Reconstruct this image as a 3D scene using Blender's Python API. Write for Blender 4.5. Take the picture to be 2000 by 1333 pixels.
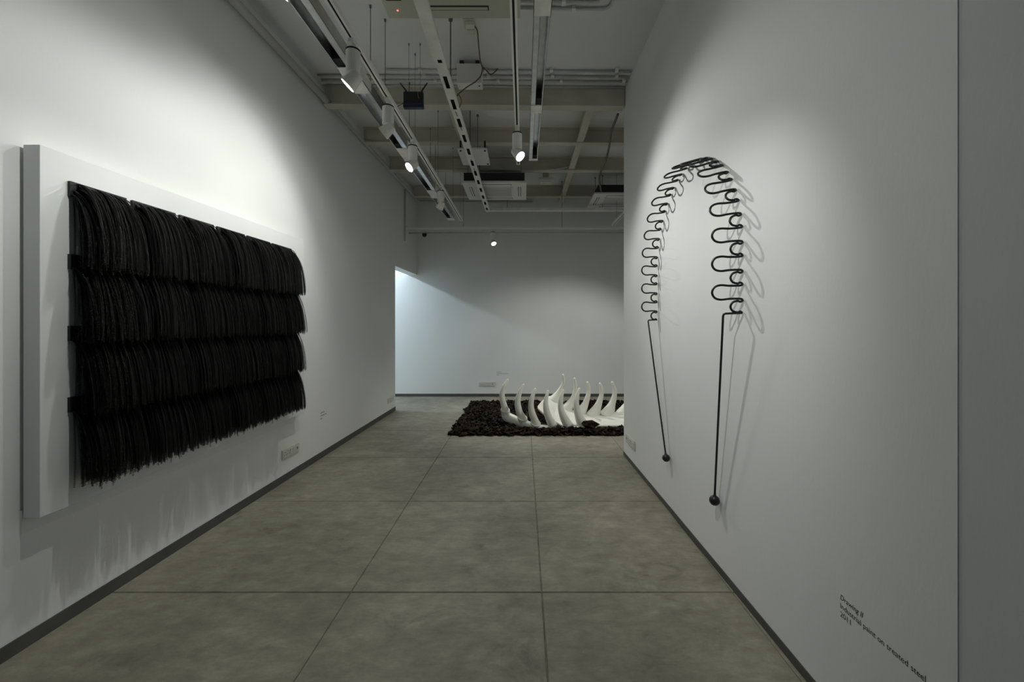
import bpy, math, random
import numpy as np
from mathutils import Vector, Matrix

random.seed(11)
rng = np.random.default_rng(11)
for o in list(bpy.data.objects):
    bpy.data.objects.remove(o)
scene = bpy.context.scene
COL = scene.collection

# ------------------------------------------------------------------ camera
F = 2000 * 14.0 / 36.0          # focal length in pixels of the 2000 px frame
HC = 1.5                        # camera height
VX, VY = 1022.0, 631.0          # vanishing point of the gallery's long axis
cam_d = bpy.data.cameras.new('camera')
cam_d.lens = 14.0
cam_d.sensor_width = 36.0
cam_d.shift_x = -(VX - 1000.0) / 2000.0
cam_d.shift_y = -(666.5 - VY) / 2000.0
cam_d.clip_start = 0.05
cam = bpy.data.objects.new('camera', cam_d)
cam.location = (0, 0, HC)
cam.rotation_euler = (math.pi / 2, 0, 0)
COL.objects.link(cam)
scene.camera = cam

# ------------------------------------------------------------------ world, exposure
w = bpy.data.worlds.new('world')
scene.world = w
w.use_nodes = True
w.node_tree.nodes['Background'].inputs[0].default_value = (0.52, 0.72, 0.95, 1)
w.node_tree.nodes['Background'].inputs[1].default_value = 0.10
scene.view_settings.view_transform = 'Standard'
scene.view_settings.look = 'None'
scene.view_settings.gamma = 1.0
scene.view_settings.use_curve_mapping = False
scene.view_settings.exposure = 0.17

LAMP = 1.0                      # master dimmer of the gallery lamps
COOL = (0.975, 1.0, 0.95)
BLUE = (0.70, 0.86, 1.0)


def P(px, py, Y):
    """point at depth Y seen at pixel (px, py) of the 2000x1333 frame"""
    return Vector(((px - VX) / F * Y, Y, HC - (py - VY) / F * Y))


# ------------------------------------------------------------------ materials
MATS = {}


def mat(name, col, rough=0.6, metal=0.0, bump=0.0, bscale=40.0, var=0.0, vscale=3.0,
        emit=None, estr=0.0, aniso=None, spec=0.5):
    if name in MATS:
        return MATS[name]
    m = bpy.data.materials.new(name)
    m.use_nodes = True
    nt = m.node_tree
    b = nt.nodes['Principled BSDF']
    b.inputs['Base Color'].default_value = (*col, 1)
    b.inputs['Roughness'].default_value = rough
    b.inputs['Metallic'].default_value = metal
    b.inputs['Specular IOR Level'].default_value = spec
    if emit:
        b.inputs['Emission Color'].default_value = (*emit, 1)
        b.inputs['Emission Strength'].default_value = estr
    geo = nt.nodes.new('ShaderNodeNewGeometry')
    vec = geo.outputs['Position']
    if aniso:
        mp = nt.nodes.new('ShaderNodeMapping')
        mp.inputs['Scale'].default_value = aniso
        nt.links.new(vec, mp.inputs['Vector'])
        vec = mp.outputs['Vector']
    if var > 0:
        n = nt.nodes.new('ShaderNodeTexNoise')
        n.inputs['Scale'].default_value = vscale
        n.inputs['Detail'].default_value = 6
        nt.links.new(vec, n.inputs['Vector'])
        r = nt.nodes.new('ShaderNodeValToRGB')
        r.color_ramp.elements[0].position = 0.3
        r.color_ramp.elements[1].position = 0.7
        r.color_ramp.elements[0].color = (*[c * (1 - var) for c in col], 1)
        r.color_ramp.elements[1].color = (*[min(1, c * (1 + var)) for c in col], 1)
        nt.links.new(n.outputs['Fac'], r.inputs['Fac'])
        nt.links.new(r.outputs['Color'], b.inputs['Base Color'])
    if bump > 0:
        n2 = nt.nodes.new('ShaderNodeTexNoise')
        n2.inputs['Scale'].default_value = bscale
        n2.inputs['Detail'].default_value = 4
        nt.links.new(vec, n2.inputs['Vector'])
        bp = nt.nodes.new('ShaderNodeBump')
        bp.inputs['Strength'].default_value = bump
        bp.inputs['Distance'].default_value = 0.01
        nt.links.new(n2.outputs['Fac'], bp.inputs['Height'])
        nt.links.new(bp.outputs['Normal'], b.inputs['Normal'])
    MATS[name] = m
    return m


def floor_material():
    m = bpy.data.materials.new('polished_concrete')
    m.use_nodes = True
    nt = m.node_tree
    b = nt.nodes['Principled BSDF']
    geo = nt.nodes.new('ShaderNodeNewGeometry')
    mp = nt.nodes.new('ShaderNodeMapping')
    mp.inputs['Scale'].default_value = (0.8, 1.2, 1)
    nt.links.new(geo.outputs['Position'], mp.inputs['Vector'])

    def noise(scale, detail, rough=0.6, dist=0.0):
        n = nt.nodes.new('ShaderNodeTexNoise')
        n.inputs['Scale'].default_value = scale
        n.inputs['Detail'].default_value = detail
        n.inputs['Roughness'].default_value = rough
        n.inputs['Distortion'].default_value = dist
        nt.links.new(mp.outputs['Vector'], n.inputs['Vector'])
        return n.outputs['Fac']

    def ramp(fac, stops):
        r = nt.nodes.new('ShaderNodeValToRGB')
        while len(r.color_ramp.elements) < len(stops):
            r.color_ramp.elements.new(0.5)
        for e, (p, c) in zip(r.color_ramp.elements, stops):
            e.position = p
            e.color = (*c, 1)
        nt.links.new(fac, r.inputs['Fac'])
        return r.outputs['Color']

    def mix(mode, fac, a, c):
        x = nt.nodes.new('ShaderNodeMix')
        x.data_type = 'RGBA'
        x.blend_type = mode
        x.inputs['Factor'].default_value = fac
        nt.links.new(a, x.inputs['A'])
        nt.links.new(c, x.inputs['B'])
        return x.outputs['Result']
    big = ramp(noise(1.6, 8, 0.62, 0.6), [(0.25, (0.225, 0.207, 0.164)), (0.52, (0.310, 0.287, 0.229)), (0.78, (0.405, 0.378, 0.308))])
    fine = ramp(noise(7, 11, 0.74, 0.4), [(0.30, (0.72, 0.72, 0.72)), (0.64, (1.10, 1.10, 1.09))])
    dark = ramp(noise(2.7, 6, 0.7, 1.4), [(0.28, (0.62, 0.61, 0.60)), (0.42, (1, 1, 1))])
    spot = ramp(noise(30, 3, 0.6, 0.0), [(0.69, (1, 1, 1)), (0.76, (1.5, 1.5, 1.45))])
    mp2 = nt.nodes.new('ShaderNodeMapping')
    mp2.inputs['Scale'].default_value = (4.0, 9.5, 1)
    mp2.inputs['Rotation'].default_value = (0, 0, 0.12)
    nt.links.new(geo.outputs['Position'], mp2.inputs['Vector'])
    ns = nt.nodes.new('ShaderNodeTexNoise')
    ns.inputs['Scale'].default_value = 2.2
    ns.inputs['Detail'].default_value = 10
    ns.inputs['Roughness'].default_value = 0.72
    nt.links.new(mp2.outputs['Vector'], ns.inputs['Vector'])
    streak = ramp(ns.outputs['Fac'], [(0.34, (0.84, 0.84, 0.84)), (0.66, (1.12, 1.12, 1.11))])
    c = mix('MULTIPLY', 1.0, big, fine)
    c = mix('MULTIPLY', 1.0, c, streak)
    c = mix('MULTIPLY', 0.8, c, dark)
    c = mix('MULTIPLY', 0.6, c, spot)
    nt.links.new(c, b.inputs['Base Color'])
    rr = nt.nodes.new('ShaderNodeMapRange')
    rr.inputs['To Min'].default_value = 0.42
    rr.inputs['To Max'].default_value = 0.75
    nt.links.new(noise(6, 6), rr.inputs['Value'])
    nt.links.new(rr.outputs['Result'], b.inputs['Roughness'])
    bp = nt.nodes.new('ShaderNodeBump')
    bp.inputs['Strength'].default_value = 0.25
    bp.inputs['Distance'].default_value = 0.006
    nt.links.new(noise(22, 8, 0.7), bp.inputs['Height'])
    nt.links.new(bp.outputs['Normal'], b.inputs['Normal'])
    b.inputs['Specular IOR Level'].default_value = 0.35
    return m


def bark_material():
    m = bpy.data.materials.new('bark')
    m.use_nodes = True
    nt = m.node_tree
    b = nt.nodes['Principled BSDF']
    geo = nt.nodes.new('ShaderNodeNewGeometry')
    n = nt.nodes.new('ShaderNodeTexNoise')
    n.inputs['Scale'].default_value = 22
    n.inputs['Detail'].default_value = 5
    nt.links.new(geo.outputs['Position'], n.inputs['Vector'])
    r = nt.nodes.new('ShaderNodeValToRGB')
    st = [(0.38, (0.003, 0.0023, 0.0018)), (0.50, (0.010, 0.0065, 0.004)), (0.59, (0.036, 0.020, 0.010)), (0.70, (0.095, 0.062, 0.036))]
    r.color_ramp.elements.new(0.5)
    r.color_ramp.elements.new(0.6)
    for e, (p, c) in zip(r.color_ramp.elements, st):
        e.position = p
        e.color = (*c, 1)
    nt.links.new(n.outputs['Fac'], r.inputs['Fac'])
    nt.links.new(r.outputs['Color'], b.inputs['Base Color'])
    b.inputs['Roughness'].default_value = 0.85
    b.inputs['Specular IOR Level'].default_value = 0.15
    return m


M_WALL = mat('wall_paint', (0.85, 0.855, 0.835), 0.62, bump=0.05, bscale=90, var=0.012, vscale=2.0, aniso=(1, 1, 0.35))
M_CEIL = mat('ceiling_paint', (0.74, 0.745, 0.715), 0.8, bump=0.08, bscale=30, var=0.06, vscale=1.2)
M_BEAM = mat('beam_paint', (0.58, 0.55, 0.475), 0.7, bump=0.1, bscale=25, var=0.14, vscale=2.5)
M_BASE = mat('baseboard_grey', (0.085, 0.085, 0.08), 0.6, var=0.15, vscale=8)
M_FLOOR = floor_material()
M_JOINT = mat('joint_mortar', (0.24, 0.225, 0.185), 0.9, var=0.5, vscale=9)
M_PANEL = mat('panel_white', (0.80, 0.81, 0.795), 0.55, bump=0.03, bscale=60)
M_BLACKW = mat('black_wire', (0.0045, 0.0042, 0.004), 0.36, spec=0.36)
M_BAR = mat('black_bar', (0.004, 0.004, 0.004), 0.6)
M_STEELBLK = mat('black_painted_steel', (0.010, 0.010, 0.010), 0.36)
M_WHITE = mat('white_enamel', (0.78, 0.77, 0.72), 0.45)
M_TRACK = mat('track_white', (0.86, 0.85, 0.80), 0.45)
M_TRAY = mat('tray_white', (0.80, 0.79, 0.74), 0.55, var=0.10, vscale=8)
M_SLOT = mat('slot_black', (0.012, 0.012, 0.011), 0.8)
M_GALV = mat('galvanised_steel', (0.62, 0.64, 0.64), 0.28, metal=0.9, var=0.12, vscale=14, bump=0.04, bscale=20)
M_PLAS = mat('plastic_cream', (0.66, 0.655, 0.58), 0.5)
M_AC = mat('ac_beige', (0.56, 0.56, 0.46), 0.5)
M_DARK = mat('dark_parts_and_shade', (0.03, 0.03, 0.027), 0.8)  # dark parts, and shade coloured onto the white units' casings
M_PIPE = mat('pipe_grey', (0.55, 0.55, 0.52), 0.6)
M_COND = mat('conduit_paint', (0.58, 0.58, 0.55), 0.6)
M_WIRE = mat('steel_wire', (0.16, 0.16, 0.15), 0.5, metal=0.6)
M_BONE = mat('bone_resin', (0.84, 0.83, 0.745), 0.42, var=0.03, vscale=6)
M_BARK = bark_material()
M_SOIL = mat('bark_soil', (0.012, 0.009, 0.007), 0.95, bump=0.6, bscale=25, var=0.4, vscale=20)
M_TEXT = mat('vinyl_letter', (0.02, 0.02, 0.02), 0.6)
M_SOCK = mat('switch_white', (0.70, 0.70, 0.65), 0.4)
M_HOLE = mat('socket_hole', (0.06, 0.06, 0.055), 0.7)
M_ROUT = mat('router_black', (0.012, 0.012, 0.014), 0.4)
M_ROUTB = mat('router_blue', (0.010, 0.014, 0.06), 0.4)
M_YEL = mat('cable_yellow', (0.30, 0.20, 0.04), 0.6)
M_BRN = mat('cable_brown', (0.12, 0.085, 0.045), 0.6)
M_LENS = mat('lamp_lens', (1, 1, 1), 0.3, emit=(0.97, 1.0, 0.99), estr=40.0)
M_LENSO = mat('lamp_lens_dim', (1, 1, 1), 0.3, emit=(0.97, 1.0, 0.99), estr=6.0)
M_LED = mat('led_red', (0.3, 0.02, 0.02), 0.4, emit=(1, 0.1, 0.08), estr=3.0)
M_GLASSB = mat('camera_dome', (0.02, 0.02, 0.022), 0.15)


# ------------------------------------------------------------------ mesh helpers
class MB:
    def __init__(self):
        self.v = []
        self.f = []

    def box(self, x0, x1, y0, y1, z0, z1, M=None):
        n = len(self.v)
        pts = [(x0, y0, z0), (x1, y0, z0), (x1, y1, z0), (x0, y1, z0), (x0, y0, z1), (x1, y0, z1), (x1, y1, z1), (x0, y1, z1)]
        if M is not None:
            pts = [tuple(M @ Vector(p)) for p in pts]
        self.v += pts
        self.f += [tuple(n + i for i in q) for q in ((0, 3, 2, 1), (4, 5, 6, 7), (0, 1, 5, 4), (1, 2, 6, 5), (2, 3, 7, 6), (3, 0, 4, 7))]
        return self

    def tube(self, pts, rad, seg=8, cap=True):
        pts = [Vector(p) for p in pts]
        k = len(pts)
        if not hasattr(rad, '__len__'):
            rad = [rad] * k
        n0 = len(self.v)
        t = (pts[1] - pts[0]).normalized()
        a = t.orthogonal().normalized()
        for i in range(k):
            if i == 0:
                t = pts[1] - pts[0]
            elif i == k - 1:
                t = pts[-1] - pts[-2]
            else:
                t = (pts[i + 1] - pts[i]).normalized() + (pts[i] - pts[i - 1]).normalized()
                if t.length < 1e-6:
                    t = pts[i + 1] - pts[i]
            t = t.normalized()
            a = a - t * a.dot(t)
            if a.length < 1e-6:
                a = t.orthogonal()
            a.normalize()
            b = t.cross(a)
            for j in range(seg):
                ang = 2 * math.pi * j / seg
                self.v.append(tuple(pts[i] + (a * math.cos(ang) + b * math.sin(ang)) * rad[i]))
        for i in range(k - 1):
            for j in range(seg):
                p, q = n0 + i * seg + j, n0 + i * seg + (j + 1) % seg
                self.f.append((p, q, q + seg, p + seg))
        if cap:
            self.f.append(tuple(n0 + j for j in reversed(range(seg))))
            self.f.append(tuple(n0 + (k - 1) * seg + j for j in range(seg)))
        return self

    def lathe(self, prof, seg=20, M=None):
        """profile of (radius, z); closed at both ends"""
        n0 = len(self.v)
        for r, z in prof:
            for j in range(seg):
                a = 2 * math.pi * j / seg
                p = Vector((r * math.cos(a), r * math.sin(a), z))
                self.v.append(tuple(M @ p if M is not None else p))
        k = len(prof)
        for i in range(k - 1):
            for j in range(seg):
                p, q = n0 + i * seg + j, n0 + i * seg + (j + 1) % seg
                self.f.append((p, q, q + seg, p + seg))
        self.f.append(tuple(n0 + j for j in reversed(range(seg))))
        self.f.append(tuple(n0 + (k - 1) * seg + j for j in range(seg)))
        return self

    def mesh(self, name, m, smooth=False):
        me = bpy.data.meshes.new(name)
        me.from_pydata([tuple(p) for p in self.v], [], self.f)
        me.materials.append(m)
        if smooth:
            me.shade_smooth()
        me.update()
        return me

    def build(self, name, m, parent=None, smooth=False, bevel=0.0):
        o = bpy.data.objects.new(name, self.mesh(name, m, smooth))
        COL.objects.link(o)
        if parent is not None:
            o.parent = parent
        if bevel > 0:
            bv = o.modifiers.new('bevel', 'BEVEL')
            bv.width = bevel
            bv.segments = 2
            bv.limit_method = 'ANGLE'
        return o


def tag(o, label, cat, group=None):
    o['label'] = label
    o['category'] = cat
    if group:
        o['group'] = group
    return o


def struct(o):
    o['kind'] = 'structure'
    return o


def thing(name, label, cat, loc=(0, 0, 0), rz=0.0, group=None):
    o = bpy.data.objects.new(name, None)
    o.empty_display_size = 0.1
    COL.objects.link(o)
    o.location = loc
    o.rotation_euler = (0, 0, rz)
    return tag(o, label, cat, group)


def smooth_path(ctrl, n=8):
    """Catmull-Rom through control points (any dimension)"""
    c = np.array(ctrl, float)
    c = np.vstack([2 * c[0] - c[1], c, 2 * c[-1] - c[-2]])
    out = []
    for i in range(1, len(c) - 2):
        for k in range(n):
            t = k / n
            p0, p1, p2, p3 = c[i - 1], c[i], c[i + 1], c[i + 2]
            out.append(0.5 * (2 * p1 + (p2 - p0) * t + (2 * p0 - 5 * p1 + 4 * p2 - p3) * t * t + (3 * p1 - p0 - 3 * p2 + p3) * t ** 3))
    out.append(c[-2])
    return out


# ------------------------------------------------------------------ wall frames
# local x = to the right when facing the wall, local y = into the wall, z = up
LW0 = Vector((-2.30, 1.70, 0))
LW_U = (Vector((-2.19, 6.82, 0)) - LW0).normalized()
LW_RZ = math.atan2(LW_U.y, LW_U.x)
RW0 = Vector((1.188, 1.66, 0))
RW_U = (RW0 - Vector((1.141, 4.506, 0))).normalized()
RW_RZ = math.atan2(RW_U.y, RW_U.x)


def left_at(Y):
    return LW0 + LW_U * ((Y - LW0.y) / LW_U.y)


def right_at(Y):
    return RW0 + RW_U * ((Y - RW0.y) / RW_U.y)


def on_left(px):
    """Y on the left wall seen at pixel column px"""
    k = (px - VX) / F
    s = LW_U.x / LW_U.y
    return (LW0.x - s * LW0.y) / (k - s)


def on_right(px):
    k = (px - VX) / F
    s = RW_U.x / RW_U.y
    return (RW0.x - s * RW0.y) / (k - s)


ZC = 4.14
YB = 8.10
Y_LEND = on_left(772)           # end of the left wall, doorway beyond
Y_REND = on_right(1218.5)       # end of the right wall

# ------------------------------------------------------------------ floor of cast slabs
fl = MB().box(-5.2, 4.3, -2.7, 8.3, -0.15, -0.007).build('floor', M_JOINT)
struct(fl)
xe = [-5.2, -3.6, -0.960, 0.1026, 1.165, 2.228, 3.29, 4.3]
ye = [-2.7, -1.11, 0.0, 1.107, 2.2166, 3.344, 4.437, 5.54, 6.65, 7.76, 8.3]
xe = [-5.2, -3.9, -2.60, -0.960, 0.1026, 1.165, 2.228, 3.29, 4.3]
g = 0.0022
for i in range(len(xe) - 1):
    for j in range(len(ye) - 1):
        hx, hy = (xe[i + 1] - xe[i]) / 2 - g, (ye[j + 1] - ye[j]) / 2 - g
        b = MB()
        e = 0.004
        b.v = [(-hx, -hy, -0.02), (hx, -hy, -0.02), (hx, hy, -0.02), (-hx, hy, -0.02),
               (-hx, -hy, -e), (hx, -hy, -e), (hx, hy, -e), (-hx, hy, -e),
               (-hx + e, -hy + e, 0), (hx - e, -hy + e, 0), (hx - e, hy - e, 0), (-hx + e, hy - e, 0)]
        b.f = [(0, 3, 2, 1), (8, 9, 10, 11)] + [(k, (k + 1) % 4, (k + 1) % 4 + 4, k + 4) for k in range(4)] + \
              [(k + 4, (k + 1) % 4 + 4, (k + 1) % 4 + 8, k + 8) for k in range(4)]
        s = b.build('slab', M_FLOOR, fl)
        s.location = ((xe[i] + xe[i + 1]) / 2, (ye[j] + ye[j + 1]) / 2, 0)

# ------------------------------------------------------------------ walls
wl = MB()
s0, s1, s2 = -4.2, (Y_LEND - LW0.y) / LW_U.y, (YB - LW0.y) / LW_U.y + 0.02
wl.box(s0, s1, 0, 0.19, 0, ZC)
wl.box(s1, s2, 0, 0.19, 2.475, ZC)
o = struct(wl.build('wall_left', M_WALL, bevel=0.004))
o.location = LW0
o.rotation_euler = (0, 0, LW_RZ)
o = struct(MB().box(s0, s1 + 0.004, -0.006, 0.19, 0, 0.068).build('baseboard_left', M_BASE))
o.location = LW0
o.rotation_euler = (0, 0, LW_RZ)

r0 = -(Y_REND - RW0.y) / abs(RW_U.y)
r1 = (RW0.y - 1.098) / abs(RW_U.y)
o = struct(MB().box(r0, r1, 0, 0.15, 0, ZC).build('wall_right', M_WALL))
o.location = RW0
o.rotation_euler = (0, 0, RW_RZ)
o = struct(MB().box(r0 - 0.003, r1, -0.005, 0.15, 0, 0.042).build('baseboard_right', M_BASE))
o.location = RW0
o.rotation_euler = (0, 0, RW_RZ)
# the wall goes on towards the entrance, turned slightly away
q = right_at(1.0965)
o = struct(MB().box(0, 3.75, 0, 0.15, 0, ZC).build('wall_entrance', M_WALL))
o.location = q + Vector((0.0025, 0, 0))
o.rotation_euler = (0, 0, RW_RZ + math.radians(13))
o = struct(MB().box(0.01, 3.75, -0.005, 0.15, 0, 0.042).build('baseboard_entrance', M_BASE))
o.location = q + Vector((0.0025, 0, 0))
o.rotation_euler = (0, 0, RW_RZ + math.radians(13))

struct(MB().box(-5.1, 4.3, YB, YB + 0.2, 0, ZC).build('wall_back', M_WALL))
struct(MB().box(-5.1, 4.3, YB - 0.006, YB + 0.1, 0, 0.058).build('baseboard_back', M_BASE))
struct(MB().box(-5.3, -5.1, 4.6, YB + 0.2, 0, ZC).build('wall_side_room', M_WALL))
struct(MB().box(-5.1, -2.42, 4.4, 4.6, 0, ZC).build('wall_side_room_near', M_WALL))
struct(MB().box(4.1, 4.3, 4.3, YB + 0.1, 0, ZC).build('wall_far_right', M_WALL))
struct(MB().box(1.30, 4.2, 4.30, Y_REND - 0.005, 0, ZC).build('wall_partition', M_WALL))
rw = MB().box(-2.7, -2.2, -2.6, -2.45, 0, ZC).box(1.6, 2.2, -2.6, -2.45, 0, ZC).box(-2.2, 1.6, -2.6, -2.45, 3.3, ZC)
struct(rw.build('wall_rear', M_WALL))  # unseen rear wall, its opening widened to cut bounce and admit bluish fill

# ------------------------------------------------------------------ ceiling with steel beams
ce = struct(MB().box(-5.3, 4.3, -2.7, YB + 0.2, ZC, ZC + 0.15).build('ceiling', M_CEIL))


def ibeam_x(x0, x1, y, z0, z1, fw=0.10, skew=0.0):
    """I-beam running across the room; y = near face of the lower flange"""
    mb = MB()
    Mx = Matrix.Translation((x0, y, 0)) @ Matrix.Rotation(skew, 4, 'Z')
    L = x1 - x0
    mb.box(0, L, 0, fw, z0, z0 + 0.016, Mx)
    mb.box(0, L, fw / 2 - 0.006, fw / 2 + 0.006, z0 + 0.016, z1, Mx)
    mb.box(0, L, 0, fw, z1 - 0.014, z1, Mx)
    return mb


def ibeam_y(y0, y1, x, z0, z1, fw=0.09):
    mb = MB()
    mb.box(x, x + fw, y0, y1, z0, z0 + 0.014)
    mb.box(x + fw / 2 - 0.006, x + fw / 2 + 0.006, y0, y1, z0 + 0.014, z1)
    return mb


ZBM = 3.925
for y, x0, x1, z0, fw, sk in ((4.41, -2.22, 1.13, ZBM, 0.11, 0.012), (5.36, -2.16, 4.1, ZBM + 0.01, 0.10, 0.006), (6.30, -2.13, 4.1, ZBM, 0.11, 0.008), (7.62, -2.10, 4.1, ZBM, 0.10, 0.004)):
    ibeam_x(x0, x1, y, z0, ZC, fw, sk).build('beam', M_BEAM, ce)
# solid web face of the nearest beam (boxed in)
MB().box(-2.22, 1.13, 4.450, 4.475, ZBM + 0.016, ZC).build('beam_web', M_BEAM, ce)
for y0, y1, x in ((4.53, 5.36, 0.72), (5.47, 6.30, 0.72), (6.41, 7.62, 0.72), (7.73, 8.09, 0.72),
                  (4.53, 5.36, -0.86), (5.47, 6.30, -0.86), (4.53, 8.0, 2.3)):
    ibeam_y(y0, y1, x, ZBM + 0.012, ZC).build('joist', M_BEAM, ce)


# ------------------------------------------------------------------ lamps
def look(d):
    return Vector(d).normalized().to_track_quat('Z', 'Y').to_matrix().to_4x4()


def spotlight(x, y, ztrack, target, label, wide_w=0.0, narrow_w=0.0, wide=124, narrow=62, lit=True, group=None, lens=None, name='track_spotlight', col=COOL, drop=0.0):
    """track spotlight: adapter, ballast cylinder, arm, swivel head with lens, and its light"""
    t = thing(name, label, 'spotlight', (x, y, ztrack), 0, group)
    a = MB().box(-0.016, 0.016, -0.04, 0.04, -0.022, 0.0).lathe([(0.010, -0.055 - drop), (0.010, -0.02)], 10).build('adapter', M_WHITE, t)
    zb = -0.052 - drop
    MB().lathe([(0.043, zb - 0.012), (0.0445, zb - 0.010), (0.0445, zb - 0.002), (0.040, zb)], 24).build('collar', M_SLOT, t, True)
    zl = zb - 0.012 - 0.135
    MB().lathe([(0.0425, zl), (0.0435, zl + 0.004), (0.0435, zb - 0.012)], 24).build('ballast_can', M_WHITE, t, False)
    pivot = Vector((0, 0, zl - 0.035))
    d = (Vector(target) - (Vector((x, y, ztrack)) + pivot)).normalized()
    # arm
    side = d.cross(Vector((0, 0, 1)))
    if side.length < 1e-3:
        side = Vector((1, 0, 0))
    side.normalize()
    MB().tube([Vector((0, 0, zl + 0.01)) + side * 0.03, Vector((0, 0, zl - 0.02)) + side * 0.047, pivot + side * 0.05], 0.006, 6).build('arm', M_WHITE, t)
    Mh = Matrix.Translation(pivot) @ look(d)
    hd = MB().lathe([(0.020, -0.050), (0.034, -0.046), (0.038, -0.030), (0.049, 0.045), (0.049, 0.052), (0.045, 0.052), (0.043, 0.046)], 24, Mh).build('head', M_WHITE, t, False)
    if lit:
        MB().lathe([(0.042, 0.044), (0.042, 0.047)], 24, Mh).build('lens', lens or M_LENS, hd)
        for nm, size, pw, bl in (('wide_beam', wide, wide_w, 0.55), ('narrow_beam', narrow, narrow_w, 1.0)):
            ld = bpy.data.lights.new(nm, 'SPOT')
            ld.energy = pw * LAMP
            ld.spot_size = math.radians(size)
            ld.spot_blend = bl
            ld.shadow_soft_size = 0.012
            ld.color = col
            lo = bpy.data.objects.new(nm, ld)
            COL.objects.link(lo)
            lo.parent = t
            p = pivot + d * 0.062
            lo.matrix_local = Matrix.Translation(p) @ (-d).to_track_quat('Z', 'Y').to_matrix().to_4x4()
    else:
        MB().lathe([(0.042, 0.044), (0.042, 0.047)], 24, Mh).build('lens', M_SLOT, hd)
    return t


ZT = 3.25                       # underside of the lighting tracks


def track(x, y0, y1, z, label, along='y'):
    t = thing('lighting_track', label, 'light track', (x, y0, z))
    L = y1 - y0
    b = MB()
    w_, h_ = 0.020, 0.036
    segs = [(-w_, -0.007, 0, h_), (0.007, w_, 0, h_), (-0.007, 0.007, 0.014, h_)]
    for x0, x1, z0, z1 in segs:
        if along == 'y':
            b.box(x0, x1, 0, L, z0, z1)
        else:
            b.box(0, L, x0, x1, z0, z1)
    b.build('rail', M_TRACK, t)
    c = MB()
    if along == 'y':
        c.box(-0.007, 0.007, 0.01, L - 0.01, 0.006, 0.014)
        e = MB().box(-w_, w_, L, L + 0.012, 0, h_)
    else:
        c.box(0.01, L - 0.01, -0.007, 0.007, 0.006, 0.014)
        e = MB().box(L, L + 0.012, -w_, w_, 0, h_)
    c.build('conductor_slot', M_SLOT, t)
    e.build('end_cap', M_WHITE, t)
    return t


TXL = -0.605 * (ZT - HC)
track(TXL, -1.6, 6.84, ZT, 'long white lighting track with five spotlights beside the metal troughs', 'y')
track(-0.055, -1.6, 4.40, ZT, 'white lighting track with one glaring spotlight between cable tray and metal trough', 'y')
YR = 7.42
track(left_at(YR).x, 0, 6.0, 3.245, 'white lighting track across the room below the back wall top', 'x').location = (left_at(YR).x, YR, 3.245)
track(1.62, 4.6, 7.2, ZT, 'white lighting track in the space behind the right wall', 'y')

wz = lambda Y, z: left_at(Y) + Vector((0, 0, z))
spotlight(TXL, 1.77, ZT, wz(1.95, 1.6), 'track spotlight closest to the entrance, aimed at the black fringe panel', 8, 22, group='spotlights on the left track')
spotlight(TXL, 2.48, ZT, wz(2.42, 1.72), 'white track spotlight with tilted head, first after the wide metal joint plate', 11, 11, lens=M_LENS, group='spotlights on the left track')
spotlight(TXL, 3.12, ZT, wz(3.25, 2.15), 'white track spotlight seen from behind with diamond-like head turned to the wall', 18, 5, group='spotlights on the left track')
spotlight(TXL, 3.82, ZT, wz(2.75, 1.6), 'glaring white track spotlight facing the entrance on the left track', 24, 10, group='spotlights on the left track')
spotlight(TXL, 5.12, ZT, wz(5.4, 1.2) + Vector((0, 0.4, 0)), 'unlit white track spotlight near the far end of the left track', lit=False, group='spotlights on the left track')
spotlight(-0.055, 3.56, ZT, right_at(2.75) + Vector((0, 0, 1.5)), 'glaring white track spotlight hanging from the middle track', 28, 25, wide=128, narrow=80)
spotlight(-0.055, 1.42, ZT, right_at(2.5) + Vector((0, 0, 1.25)), 'white track spotlight on the middle track above the entrance end', 1, 46, wide=120, narrow=70)
spotlight(P(963, 470, YR).x, YR, 3.245, (0.55, 5.7, 0.1), 'glaring white spotlight on the track at the back wall', 72, 80, wide=110, narrow=60)
spotlight(1.62, 5.2, ZT, (0.95, 6.9, 0.3), 'white track spotlight behind the end of the right wall', 92, 11, wide=98, narrow=60)

# side room lamp seen only by its cool light through the doorway
t = thing('ceiling_lamp', 'cool white pendant lamp in the side room behind the doorway', 'lamp', (-3.75, 7.15, 3.2))
MB().tube([(0, 0, 0.1), (0, 0, ZC - 3.2)], 0.008, 8).build('stem', M_WHITE, t)
MB().lathe([(0.10, 0.0), (0.11, 0.02), (0.06, 0.10), (0.02, 0.12)], 24).build('shade', M_WHITE, t, True)
ld = bpy.data.lights.new('glow', 'POINT')
ld.energy = 104 * LAMP
ld.color = BLUE
ld.shadow_soft_size = 0.06
lo = bpy.data.objects.new('glow', ld)
COL.objects.link(lo)
lo.parent = t
lo.location = (0, 0, -0.07)

# ------------------------------------------------------------------ wall-hung fringe relief (left wall)
fr = thing('fringe_relief', 'white wall panel with four tiers of black hanging fringe', 'artwork', left_at(1.817), LW_RZ)
YL0, YL1 = 1.805, 3.80
TH = 0.078
GAP = 0.016
PLEN = (on_left(582) - 0.06) - 1.817
ZP0, ZP1 = 0.610, 2.314
MB().box(0, PLEN, -GAP - TH, -GAP, ZP0, ZP1).build('board', M_PANEL, fr, bevel=0.002)
for zz in (ZP0 + 0.06, ZP1 - 0.11):
    MB().box(0.06, PLEN - 0.06, -GAP, 0, zz, zz + 0.05).build('mounting_batten', M_DARK, fr)
# thin backing edge that shows below the panel
MB().box(0.0, PLEN, -0.010, 0, ZP0 - 0.075, ZP0 + 0.03).build('lower_ledge', M_PANEL, fr)


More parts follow.
